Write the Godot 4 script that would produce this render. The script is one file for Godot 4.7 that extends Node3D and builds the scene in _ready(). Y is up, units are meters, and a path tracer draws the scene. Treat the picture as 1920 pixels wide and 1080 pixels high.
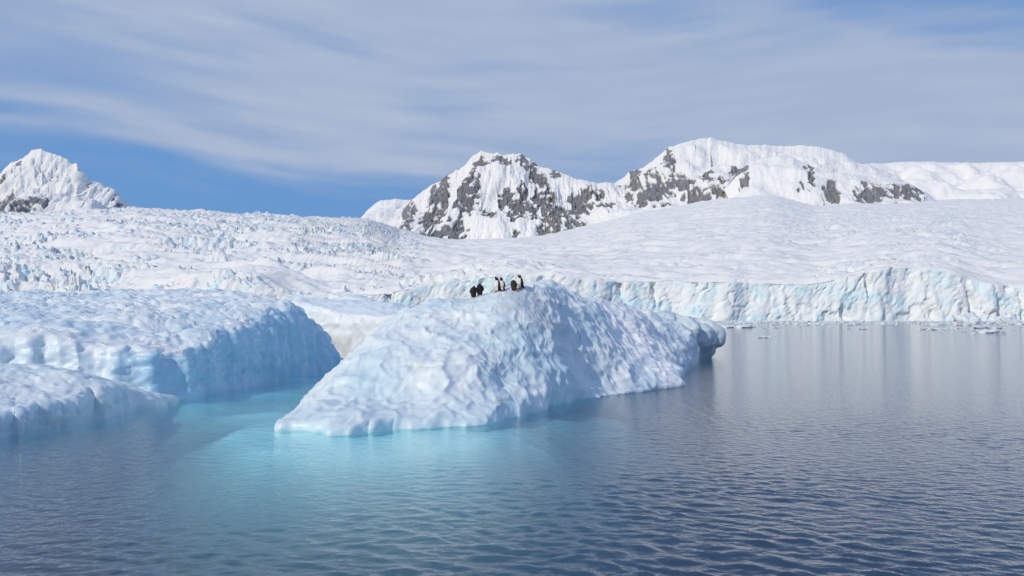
extends Node3D

const MAIN_OUTLINE = [[-10.27, -35.38, 0.50], [-8.64, -33.94, 0.50], [-7.12, -33.19, 0.50], [-6.10, -33.90, 0.50], [-5.10, -34.60, 0.50], [-4.10, -35.20, 0.50], [-3.10, -35.60, 0.50], [-2.41, -35.88, 0.50], [-1.30, -36.20, 0.50], [0.10, -38.60, 0.50], [1.70, -41.90, 0.50], [4.49, -47.79, 0.50], [8.40, -52.11, 0.50], [11.12, -55.19, 0.50], [12.62, -57.31, 0.50], [13.20, -63.00, 0.80], [15.20, -70.00, 1.00], [17.60, -78.00, 1.00], [20.00, -86.00, 1.20], [21.50, -93.00, 1.20], [20.00, -100.0, 1.20], [16.00, -103.0, 2.00], [8.00, -98.00, 2.00], [0.00, -86.00, 2.00], [-6.00, -73.00, 2.00], [-9.30, -60.00, 1.20], [-10.60, -50.00, 1.00], [-11.00, -42.00, 0.80]]
const MAIN_HEIGHTS = [[-9.50, -39.30, 1.49], [-8.75, -42.00, 2.69], [-7.87, -45.00, 3.91], [-6.72, -47.50, 5.06], [-4.62, -49.00, 5.59], [-3.24, -48.00, 5.84], [-2.23, -46.00, 6.05], [-0.84, -46.00, 6.24], [0.09, -46.50, 6.47], [0.57, -46.60, 6.63], [2.36, -50.00, 7.06], [5.38, -57.00, 6.57], [7.94, -62.00, 6.09], [11.00, -68.00, 5.55], [14.85, -76.00, 4.90], [18.39, -84.00, 4.55], [-9.63, -35.90, 0.43], [-7.41, -34.50, 0.88], [-5.85, -36.30, 0.91], [-4.04, -37.60, 1.14], [-1.51, -37.40, 1.16], [0.00, -39.70, 1.32], [-6.92, -39.60, 2.39], [-4.30, -40.00, 2.64], [-2.76, -41.00, 3.26], [-1.60, -39.60, 2.39], [0.00, -43.50, 3.30], [-2.40, -44.60, 4.76], [1.24, -46.00, 4.44], [1.17, -43.60, 2.42], [4.08, -50.50, 3.37], [4.68, -49.80, 1.39], [8.88, -60.00, 3.06], [8.87, -55.00, 1.01], [13.27, -68.00, 2.35], [12.71, -61.00, 0.98], [13.57, -72.00, 3.64], [-10.27, -35.38, 0.45], [-8.64, -33.94, 0.45], [-7.12, -33.19, 0.45], [-6.10, -33.90, 0.45], [-5.10, -34.60, 0.45], [-4.10, -35.20, 0.45], [-3.10, -35.60, 0.45], [-2.41, -35.88, 0.45], [-1.30, -36.20, 0.45], [0.10, -38.60, 0.45], [1.70, -41.90, 0.45], [4.49, -47.79, 0.45], [8.40, -52.11, 0.45], [11.12, -55.19, 0.45], [12.62, -57.31, 0.45], [-7.50, -52.00, 4.40], [-6.50, -62.00, 3.60], [-2.00, -75.00, 2.60], [-10.30, -42.00, 0.90], [-10.00, -50.00, 1.20], [-8.60, -60.00, 1.00], [4.00, -66.00, 5.40], [10.00, -84.00, 4.40], [6.00, -92.00, 2.00], [0.00, -84.00, 1.00], [15.00, -98.00, 2.50], [19.00, -92.00, 3.20], [12.80, -63.00, 0.80], [14.80, -70.00, 1.00], [17.20, -78.00, 1.50], [19.90, -86.00, 2.20], [-3.00, -53.00, 5.00], [-1.00, -53.00, 5.60], [0.00, -50.00, 6.25], [-1.00, -49.30, 5.90], [-2.60, -49.00, 5.70], [2.00, -55.00, 6.50], [2.40, -50.50, 7.40], [1.50, -48.50, 6.85], [0.50, -47.50, 6.55], [-0.50, -47.50, 6.25], [3.60, -53.00, 7.20], [0.00, -58.00, 5.20], [-4.00, -58.00, 4.20], [5.00, -62.00, 6.00], [8.50, -74.00, 4.90], [5.00, -70.00, 4.50], [12.00, -79.00, 4.50]]
const LEFT_OUTLINE = [[-19.48, -46.60, 1.00], [-18.89, -52.11, 1.60], [-18.34, -62.07, 2.00], [-17.15, -70.91, 2.40], [-16.44, -75.96, 2.60], [-19.50, -81.00, 3.00], [-25.00, -92.00, 3.00], [-30.00, -104.0, 3.00], [-45.00, -112.0, 3.00], [-70.00, -100.0, 3.00], [-78.00, -75.00, 3.00], [-66.00, -50.00, 3.00], [-48.00, -42.50, 3.20], [-38.00, -43.00, 2.80], [-30.00, -43.60, 2.20], [-24.00, -45.00, 1.20]]
const LEFT_HEIGHTS = [[-20.10, -47.80, 3.14], [-19.60, -52.00, 3.67], [-19.40, -60.00, 4.76], [-18.33, -68.00, 5.92], [-17.94, -73.00, 4.46], [-17.16, -75.00, 2.98], [-16.36, -76.00, 1.42], [-23.17, -48.50, 3.76], [-27.14, -48.00, 4.16], [-31.02, -48.00, 4.16], [-27.13, -53.00, 4.79], [-33.35, -55.00, 5.15], [-23.76, -56.00, 4.70], [-22.56, -62.00, 5.50], [-44.00, -68.00, 6.01], [-34.83, -68.00, 6.01], [-29.60, -72.00, 6.26], [-24.19, -78.00, 6.68], [-56.96, -88.00, 7.31], [-42.13, -88.00, 7.31], [-30.26, -88.00, 7.25], [-58.65, -75.00, 6.62], [-40.61, -52.00, 4.37], [-40.00, -104.0, 5.50], [-28.00, -98.00, 4.60], [-22.00, -82.00, 4.40], [-68.00, -90.00, 6.00], [-72.00, -70.00, 5.50], [-60.00, -54.00, 3.50]]
const LEDGE_OUTLINE = [[-19.73, -46.89, 0.60], [-19.67, -43.11, 0.50], [-19.91, -39.06, 0.60], [-20.50, -36.41, 0.60], [-20.79, -34.09, 0.60], [-20.88, -32.47, 0.70], [-24.00, -31.00, 1.00], [-31.00, -32.00, 2.00], [-36.00, -38.00, 2.00], [-34.00, -46.00, 2.00], [-26.00, -49.00, 1.00], [-21.00, -48.00, 0.60]]
const LEDGE_HEIGHTS = [[-20.25, -42.50, 0.75], [-19.71, -44.50, 0.31], [-20.94, -41.00, 2.03], [-22.05, -40.50, 2.33], [-23.89, -39.50, 2.35], [-24.83, -38.50, 2.21], [-22.22, -34.50, 1.11], [-21.87, -36.20, 1.28], [-20.92, -38.00, 1.48], [-20.31, -39.80, 1.58], [-25.85, -37.00, 2.32], [-30.00, -44.00, 2.00], [-25.00, -46.00, 1.60]]
const REAR_OUTLINE = [[-28.00, -101.0, 1.50], [-22.50, -97.00, 0.50], [-17.00, -93.00, 0.50], [-12.00, -89.50, 0.60], [-7.00, -87.50, 0.80], [-1.00, -92.00, 1.50], [2.00, -112.0, 2.00], [0.00, -128.0, 3.00], [-14.00, -134.0, 3.00], [-30.00, -126.0, 3.00], [-34.00, -110.0, 2.00]]
const REAR_HEIGHTS = [[-25.69, -99.00, 6.20], [-21.99, -96.00, 5.26], [-17.35, -92.00, 4.75], [-13.34, -90.00, 5.24], [-9.70, -90.00, 5.36], [-26.94, -108.0, 7.11], [-18.56, -102.0, 6.79], [-26.32, -122.0, 7.96], [-14.02, -104.0, 6.26], [-30.01, -106.0, 7.14], [-10.00, -128.0, 3.00], [-28.00, -120.0, 5.00], [-2.00, -112.0, 3.00]]
const LUMP_OUTLINE = [[23.40, -96.00, 1.00], [22.20, -93.60, 1.00], [19.40, -92.40, 1.00], [16.40, -93.50, 1.20], [15.50, -97.00, 1.20], [17.50, -101.0, 1.20], [21.50, -101.0, 1.00], [23.60, -99.00, 1.00]]
const PEAK_RIDGE = [[-633.9, 481.6, -4300.0], [-610.9, 528.3, -4300.0], [-605.2, 563.3, -4300.0], [-553.1, 627.6, -4300.0], [-480.6, 694.9, -4300.0], [-422.5, 733.0, -4300.0], [-335.2, 782.8, -4300.0], [-268.3, 820.9, -4300.0], [-218.8, 885.5, -4300.0], [-175.1, 914.9, -4300.0], [-140.0, 903.1, -4300.0], [-58.35, 891.4, -4300.0], [43.76, 888.4, -4300.0], [116.7, 856.1, -4300.0], [151.6, 826.8, -4300.0], [262.4, 794.5, -4300.0], [349.7, 759.3, -4300.0], [437.1, 733.0, -4300.0], [553.6, 724.2, -4300.0], [698.8, 645.2, -4300.0], [814.7, 563.3, -4300.0]]
const PEAK_FOOT = [[-552.7, 390.1, -3750.0], [-532.4, 387.6, -3750.0], [-527.3, 387.0, -3750.0], [-481.6, 381.5, -3750.0], [-418.2, 373.8, -3750.0], [-367.5, 366.6, -3750.0], [-291.4, 355.2, -3750.0], [-233.1, 349.4, -3750.0], [-190.1, 349.4, -3750.0], [-152.0, 349.4, -3750.0], [-121.6, 349.4, -3750.0], [-50.68, 349.4, -3750.0], [38.01, 355.4, -3750.0], [101.4, 359.6, -3750.0], [131.8, 365.7, -3750.0], [228.2, 385.9, -3750.0], [304.3, 403.7, -3750.0], [380.4, 419.8, -3750.0], [481.9, 436.7, -3750.0], [608.8, 453.7, -3750.0], [710.3, 466.4, -3750.0]]
const PEAK_ROCK = [[0.042, 0.581, 0.0261, 0.429], [0.135, 0.570, 0.0402, 0.166], [0.149, 0.245, 0.0402, 0.157], [0.217, 0.321, 0.0361, 0.113], [0.269, 0.609, 0.0402, 0.130], [0.179, 0.865, 0.0181, 0.202], [0.147, 0.814, 0.0161, 0.149], [0.283, 0.789, 0.0241, 0.080], [0.323, 0.909, 0.0281, 0.034], [0.394, 0.927, 0.0361, 0.042], [0.488, 0.952, 0.0261, 0.050], [0.530, 0.904, 0.0181, 0.110], [0.353, 0.432, 0.0281, 0.058], [0.414, 0.583, 0.0281, 0.078], [0.458, 0.478, 0.0361, 0.121], [0.484, 0.673, 0.0201, 0.056], [0.514, 0.517, 0.0301, 0.111], [0.558, 0.597, 0.0361, 0.147], [0.558, 0.855, 0.0201, 0.066], [0.566, 0.211, 0.0261, 0.135], [0.598, 0.318, 0.0301, 0.159], [0.629, 0.447, 0.0402, 0.187], [0.669, 0.275, 0.0402, 0.134], [0.703, 0.660, 0.0361, 0.136], [0.723, 0.818, 0.0201, 0.078], [0.795, 0.574, 0.0361, 0.088], [0.765, 0.783, 0.0161, 0.072], [0.608, 0.964, 0.0201, 0.032], [0.217, 0.110, 0.0201, 0.045], [0.307, 0.110, 0.0281, 0.029], [0.450, 0.207, 0.0120, 0.048]]
const DOME_RIDGE = [[396.0, 635.2, -4500.0], [487.6, 705.6, -4500.0], [579.3, 757.6, -4500.0], [625.2, 788.3, -4500.0], [671.2, 834.3, -4500.0], [747.6, 858.9, -4500.0], [808.9, 904.9, -4500.0], [891.8, 969.5, -4500.0], [916.2, 972.5, -4500.0], [992.7, 994.1, -4500.0], [1099.9, 1018.7, -4500.0], [1145.7, 1021.8, -4500.0], [1252.4, 994.1, -4500.0], [1343.9, 981.8, -4500.0], [1496.6, 984.8, -4500.0], [1649.4, 984.8, -4500.0], [1786.6, 969.5, -4500.0], [1893.0, 938.7, -4500.0], [1983.8, 883.4, -4500.0], [2074.9, 858.9, -4500.0], [2196.1, 803.6, -4500.0], [2346.9, 711.7, -4500.0]]
const DOME_FOOT = [[325.3, 415.1, -3700.0], [400.4, 430.8, -3700.0], [475.5, 446.6, -3700.0], [513.1, 454.5, -3700.0], [550.7, 462.3, -3700.0], [613.3, 474.0, -3700.0], [663.4, 478.5, -3700.0], [731.1, 484.6, -3700.0], [751.1, 486.4, -3700.0], [813.7, 492.1, -3700.0], [901.4, 497.5, -3700.0], [939.0, 499.0, -3700.0], [1026.7, 502.5, -3700.0], [1101.8, 505.5, -3700.0], [1227.0, 503.0, -3700.0], [1352.2, 500.5, -3700.0], [1465.0, 507.3, -3700.0], [1552.7, 512.6, -3700.0], [1627.9, 516.7, -3700.0], [1703.1, 520.2, -3700.0], [1803.3, 524.9, -3700.0], [1928.7, 530.7, -3700.0]]
const DOME_ROCK = [[0.075, 0.604, 0.0281, 0.106], [0.052, 0.988, 0.0141, 0.099], [0.109, 0.751, 0.0187, 0.107], [0.139, 0.502, 0.0156, 0.102], [0.159, 0.737, 0.0187, 0.133], [0.183, 0.302, 0.0187, 0.128], [0.216, 0.422, 0.0312, 0.167], [0.266, 0.478, 0.0297, 0.112], [0.209, 0.703, 0.0156, 0.067], [0.252, 0.869, 0.0125, 0.097], [0.263, 0.753, 0.0141, 0.088], [0.234, 0.831, 0.0078, 0.052], [0.252, 0.165, 0.0203, 0.049], [0.312, 0.376, 0.0156, 0.062], [0.366, 0.444, 0.0156, 0.067], [0.375, 0.523, 0.0094, 0.037], [0.331, 0.265, 0.0266, 0.061], [0.398, 0.250, 0.0344, 0.060], [0.409, 0.390, 0.0187, 0.046], [0.461, 0.592, 0.0250, 0.090], [0.475, 0.415, 0.0156, 0.066], [0.156, 0.942, 0.0141, 0.066], [0.297, 0.528, 0.0125, 0.047]]
const SHOULDER_RIDGE = [[1056.8, 638.7, -3900.0], [1123.8, 729.1, -3900.0], [1190.4, 774.3, -3900.0], [1301.7, 798.2, -3900.0], [1402.1, 787.6, -3900.0], [1467.9, 755.7, -3900.0], [1546.8, 729.1, -3900.0], [1691.9, 707.8, -3900.0], [1850.1, 681.2, -3900.0], [1955.5, 662.6, -3900.0], [2047.2, 617.5, -3900.0], [2112.3, 569.7, -3900.0]]
const SHOULDER_FOOT = [[947.4, 464.2, -3500.0], [1006.6, 465.5, -3500.0], [1065.8, 466.8, -3500.0], [1165.3, 469.0, -3500.0], [1255.3, 469.0, -3500.0], [1314.6, 469.0, -3500.0], [1385.7, 474.9, -3500.0], [1516.2, 488.0, -3500.0], [1658.4, 495.1, -3500.0], [1753.2, 497.5, -3500.0], [1836.2, 497.5, -3500.0], [1895.4, 497.5, -3500.0]]
const SHOULDER_ROCK = [[0.062, 0.950, 0.0350, 0.126], [0.085, 0.647, 0.0250, 0.094], [0.398, 0.704, 0.0250, 0.219], [0.355, 0.424, 0.0125, 0.053], [0.500, 0.404, 0.0350, 0.195], [0.688, 0.427, 0.0600, 0.257], [0.795, 0.514, 0.0350, 0.289], [0.855, 0.525, 0.0300, 0.300], [0.900, 0.671, 0.0300, 0.384]]
const PLATEAU_RIDGE = [[2044.2, 927.9, -5200.0], [2256.7, 995.2, -5200.0], [2398.1, 1013.0, -5200.0], [2539.3, 1023.6, -5200.0], [2821.4, 1023.6, -5200.0], [3174.0, 1016.5, -5200.0], [3385.7, 1023.6, -5200.0], [3844.5, 1034.3, -5200.0], [4197.2, 1034.3, -5200.0]]
const PLATEAU_FOOT = [[1649.0, 596.0, -4200.0], [1819.6, 596.0, -4200.0], [1933.3, 596.0, -4200.0], [2047.0, 596.0, -4200.0], [2274.5, 599.1, -4200.0], [2559.0, 604.3, -4200.0], [2729.6, 607.4, -4200.0], [3099.3, 607.4, -4200.0], [3383.6, 607.4, -4200.0]]
const PLATEAU_ROCK = []
const WEST_RIDGE = [[-3929.3, 824.2, -5000.0], [-3658.8, 841.3, -5000.0], [-3388.6, 875.3, -5000.0], [-3253.8, 909.4, -5000.0], [-3214.1, 953.7, -5000.0], [-3120.2, 1001.5, -5000.0], [-3046.8, 1059.6, -5000.0], [-3002.9, 1066.4, -5000.0], [-2934.7, 1049.3, -5000.0], [-2849.0, 1008.3, -5000.0], [-2763.5, 967.4, -5000.0], [-2711.2, 892.4, -5000.0], [-2608.3, 824.2, -5000.0], [-2522.9, 783.4, -5000.0], [-2437.3, 729.0, -5000.0], [-2375.6, 681.4, -5000.0], [-2283.5, 640.6, -5000.0]]
const WEST_FOOT = [[-3452.7, 540.4, -4400.0], [-3214.6, 540.4, -4400.0], [-2976.5, 540.4, -4400.0], [-2857.4, 540.4, -4400.0], [-2821.7, 541.4, -4400.0], [-2738.5, 543.6, -4400.0], [-2673.0, 545.4, -4400.0], [-2634.3, 546.4, -4400.0], [-2574.8, 548.0, -4400.0], [-2500.5, 550.0, -4400.0], [-2426.1, 552.0, -4400.0], [-2381.4, 552.0, -4400.0], [-2292.1, 550.6, -4400.0], [-2217.7, 549.5, -4400.0], [-2143.2, 548.4, -4400.0], [-2089.6, 547.6, -4400.0], [-2009.2, 546.4, -4400.0]]
const WEST_ROCK = [[0.431, 0.288, 0.0371, 0.166], [0.482, 0.273, 0.0371, 0.127], [0.571, 0.299, 0.0309, 0.069], [0.482, 0.927, 0.0124, 0.036], [0.431, 0.806, 0.0165, 0.083], [0.518, 0.162, 0.0289, 0.066], [0.878, 0.627, 0.0247, 0.150], [0.454, 0.497, 0.0165, 0.097], [0.330, 0.416, 0.0619, 0.234]]
const HUMP_RIDGE = [[-953.7, 551.4, -4700.0], [-915.7, 576.9, -4700.0], [-858.9, 647.2, -4700.0], [-795.5, 688.7, -4700.0], [-716.0, 701.5, -4700.0], [-604.6, 698.3, -4700.0], [-509.1, 679.1, -4700.0], [-349.8, 615.3, -4700.0]]
const HUMP_FOOT = [[-811.5, 453.8, -4000.0], [-779.0, 449.2, -4000.0], [-730.3, 442.4, -4000.0], [-676.1, 434.8, -4000.0], [-608.5, 425.3, -4000.0], [-513.8, 414.0, -4000.0], [-432.6, 408.5, -4000.0], [-297.4, 399.5, -4000.0]]
const HUMP_ROCK = []
const GLACIER_FOOT = [[-609.6, -3.00, -742.0], [-529.7, -3.00, -742.0], [-479.7, -3.00, -742.0], [-414.7, -3.00, -742.0], [-349.8, -3.00, -742.0], [-279.8, -3.00, -742.0], [-239.9, -3.00, -742.0], [-199.9, -3.00, -742.0], [-159.9, -3.00, -742.0], [-134.9, -3.00, -742.0], [-119.9, -3.00, -742.0], [-104.9, -3.00, -742.0], [-81.95, -3.00, -742.0], [-54.97, -3.00, -742.0], [-31.98, -3.00, -742.0], [-14.99, -3.00, -742.0], [4.00, -3.00, -742.0], [24.98, -3.00, -742.0], [44.97, -3.00, -742.0], [72.46, -3.00, -742.0], [114.9, -3.00, -742.0], [159.9, -3.00, -742.0], [194.9, -3.00, -742.0], [224.9, -3.00, -742.0], [244.9, -3.00, -742.0], [264.8, -3.00, -742.0], [284.8, -3.00, -742.0], [319.8, -3.00, -742.0], [339.8, -3.00, -742.0], [369.8, -3.00, -742.0], [399.8, -3.00, -742.0], [444.7, -3.00, -742.0], [479.7, -3.00, -742.0], [549.7, -3.00, -742.0], [619.6, -3.00, -742.0]]
const GLACIER_LIP = [[-618.5, 23.24, -752.0], [-537.4, 24.18, -752.0], [-486.7, 24.76, -752.0], [-420.8, 24.76, -752.0], [-354.9, 24.76, -752.0], [-283.9, 24.76, -752.0], [-243.4, 24.00, -752.0], [-202.8, 23.24, -752.0], [-162.2, 23.53, -752.0], [-136.9, 23.71, -752.0], [-121.7, 25.65, -752.0], [-106.5, 28.50, -752.0], [-83.18, 32.88, -752.0], [-55.80, 36.72, -752.0], [-32.47, 39.99, -752.0], [-15.22, 42.39, -752.0], [4.06, 45.07, -752.0], [25.37, 44.03, -752.0], [45.67, 43.04, -752.0], [73.57, 38.97, -752.0], [116.7, 37.99, -752.0], [162.3, 36.94, -752.0], [197.8, 36.64, -752.0], [228.3, 36.26, -752.0], [248.6, 35.58, -752.0], [268.8, 34.90, -752.0], [289.1, 35.51, -752.0], [324.8, 42.53, -752.0], [345.1, 47.61, -752.0], [375.6, 50.66, -752.0], [406.1, 48.12, -752.0], [451.5, 36.94, -752.0], [486.9, 31.86, -752.0], [557.8, 28.82, -752.0], [628.8, 28.82, -752.0]]
const GLACIER_HEAD = [[-2063.7, 322.8, -2500.0], [-1813.5, 327.5, -2528.6], [-1654.1, 330.4, -2546.4], [-1443.3, 345.6, -2569.6], [-1228.4, 355.8, -2592.9], [-1021.7, 356.9, -2696.2], [-900.6, 360.3, -2773.1], [-771.3, 363.4, -2850.0], [-672.6, 388.0, -3107.1], [-596.9, 402.7, -3267.9], [-565.4, 407.6, -3483.3], [-533.7, 415.4, -3758.3], [-427.4, 392.5, -3855.3], [-287.2, 375.5, -3863.2], [-167.4, 376.2, -3870.0], [-78.57, 379.8, -3875.0], [20.98, 384.4, -3880.6], [131.4, 394.1, -3886.8], [236.9, 417.9, -3892.6], [382.4, 451.3, -3899.2], [604.6, 510.2, -3885.0], [838.3, 546.9, -3870.0], [1018.8, 574.2, -3858.3], [1176.3, 595.4, -3860.0], [1294.2, 604.2, -3900.0], [1413.9, 586.2, -3940.0], [1535.8, 570.5, -3980.0], [1754.8, 588.7, -4050.0], [1882.9, 596.9, -4090.0], [2079.2, 609.3, -4150.0], [2280.4, 621.9, -4210.0], [2579.9, 638.0, -4281.2], [2811.4, 648.9, -4325.0], [3286.6, 664.9, -4412.5], [3778.5, 681.1, -4500.0]]

const FOOT_OUTLINE = [[-14.5, -28, 7], [-10, -24, 6.5], [-4.5, -23.5, 6.5], [1, -25, 7], [6, -30, 9], [9.5, -37.5, 10], [14, -45, 10], [9, -52, 3], [0, -46, 2], [-5, -48, 2], [-8, -60, 1], [-9, -78, 1], [-15, -84, 1], [-19, -75, 1], [-22, -60, 2], [-24, -50, 4], [-25, -42, 9], [-20, -35, 10]]
const FOOT_HEIGHTS = [[-8.5, -29.5, 5.7], [-4.5, -29, 5.7], [-1, -30, 5.6], [-5, -33.5, 5.8], [-9, -34, 5.8], [-1, -34, 5.7], [-12, -37, 5.7], [2, -38, 5.55], [5, -43, 5.2], [9, -45, 4.2], [-6, -37, 5.85], [-10, -40, 5.75], [-15, -45, 5.65], [-15, -60, 5.7], [-14, -75, 5.75], [-18, -43, 5.6], [-18, -55, 5.7]]

var rng := RandomNumberGenerator.new()

func noise(kind: int, freq: float, sd: int, octaves := 1) -> FastNoiseLite:
	var n := FastNoiseLite.new()
	n.noise_type = kind
	n.frequency = freq
	n.seed = sd
	n.fractal_type = FastNoiseLite.FRACTAL_FBM if octaves > 1 else FastNoiseLite.FRACTAL_NONE
	n.fractal_octaves = octaves
	return n

func cells(freq: float, sd: int, returns := FastNoiseLite.RETURN_DISTANCE, jitter := 1.0) -> FastNoiseLite:
	var n := noise(FastNoiseLite.TYPE_CELLULAR, freq, sd)
	n.cellular_distance_function = FastNoiseLite.DISTANCE_EUCLIDEAN
	n.cellular_return_type = returns
	n.cellular_jitter = jitter
	return n

func surface(rough: float, specular := 0.5) -> StandardMaterial3D:
	var m := StandardMaterial3D.new()
	m.vertex_color_use_as_albedo = true
	m.roughness = rough
	m.metallic_specular = specular
	return m

func tag(o: Node, label := "", category := "", group := "", kind := "") -> void:
	for pair in [["label", label], ["category", category], ["group", group], ["kind", kind]]:
		if pair[1] != "":
			o.set_meta(pair[0], pair[1])

func put(called: String, mesh: Mesh, m: Material, parent: Node = self) -> MeshInstance3D:
	var o := MeshInstance3D.new()
	o.name = called
	o.mesh = mesh
	o.material_override = m
	parent.add_child(o, true)
	return o

# normals of a grid of points, rows of nu points each
func grid_normals(p: PackedVector3Array, nu: int, nv: int, closed: bool, flip: bool) -> PackedVector3Array:
	var n := PackedVector3Array()
	n.resize(p.size())
	var sgn := -1.0 if flip else 1.0
	for j in nv:
		var ja := maxi(j - 1, 0) * nu
		var jb := mini(j + 1, nv - 1) * nu
		for i in nu:
			var ia := i - 1
			var ib := i + 1
			if closed:
				ia = (i + nu - 1) % nu
				ib = (i + 1) % nu
			else:
				ia = maxi(ia, 0)
				ib = mini(ib, nu - 1)
			var c := (p[j * nu + ib] - p[j * nu + ia]).cross(p[jb + i] - p[ja + i])
			n[j * nu + i] = c.normalized() * sgn if c.length_squared() > 1e-14 else Vector3.UP
	return n

func grid_mesh(p: PackedVector3Array, col: PackedColorArray, nu: int, nv: int, closed: bool, flip: bool, nrm: PackedVector3Array) -> ArrayMesh:
	var idx := PackedInt32Array()
	var cu := nu if closed else nu - 1
	idx.resize(cu * (nv - 1) * 6)
	var k := 0
	for j in nv - 1:
		for i in cu:
			var a := j * nu + i
			var b := j * nu + (i + 1) % nu
			var c := a + nu
			var d := b + nu
			if flip:
				idx[k] = a; idx[k + 1] = b; idx[k + 2] = d; idx[k + 3] = a; idx[k + 4] = d; idx[k + 5] = c
			else:
				idx[k] = a; idx[k + 1] = d; idx[k + 2] = b; idx[k + 3] = a; idx[k + 4] = c; idx[k + 5] = d
			k += 6
	var arrays := []
	arrays.resize(Mesh.ARRAY_MAX)
	arrays[Mesh.ARRAY_VERTEX] = p
	arrays[Mesh.ARRAY_NORMAL] = nrm
	if col.size():
		arrays[Mesh.ARRAY_COLOR] = col
	arrays[Mesh.ARRAY_INDEX] = idx
	var mesh := ArrayMesh.new()
	mesh.add_surface_from_arrays(Mesh.PRIMITIVE_TRIANGLES, arrays)
	return mesh

# ---------- smooth height map through scattered spot heights [x, z, h]
func fit(spots: Array, soft: float) -> PackedFloat64Array:
	var n := spots.size()
	var a := []
	for i in n + 1:
		var row := PackedFloat64Array()
		row.resize(n + 2)
		for j in n:
			row[j] = 1.0 if i == n else sqrt((spots[i][0] - spots[j][0]) ** 2 + (spots[i][1] - spots[j][1]) ** 2 + soft * soft)
		row[n] = 0.0 if i == n else 1.0
		row[n + 1] = 0.0 if i == n else spots[i][2]
		if i < n:
			row[i] -= 0.25
		a.append(row)
	for c in n + 1:
		var best := c
		for r in range(c + 1, n + 1):
			if absf(a[r][c]) > absf(a[best][c]):
				best = r
		var t = a[c]; a[c] = a[best]; a[best] = t
		for r in range(c + 1, n + 1):
			var k: float = a[r][c] / a[c][c]
			if k != 0.0:
				for j in range(c, n + 2):
					a[r][j] -= k * a[c][j]
	var w := PackedFloat64Array()
	w.resize(n + 1)
	for c in range(n, -1, -1):
		var s: float = a[c][n + 1]
		for j in range(c + 1, n + 1):
			s -= a[c][j] * w[j]
		w[c] = s / a[c][c]
	return w

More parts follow.
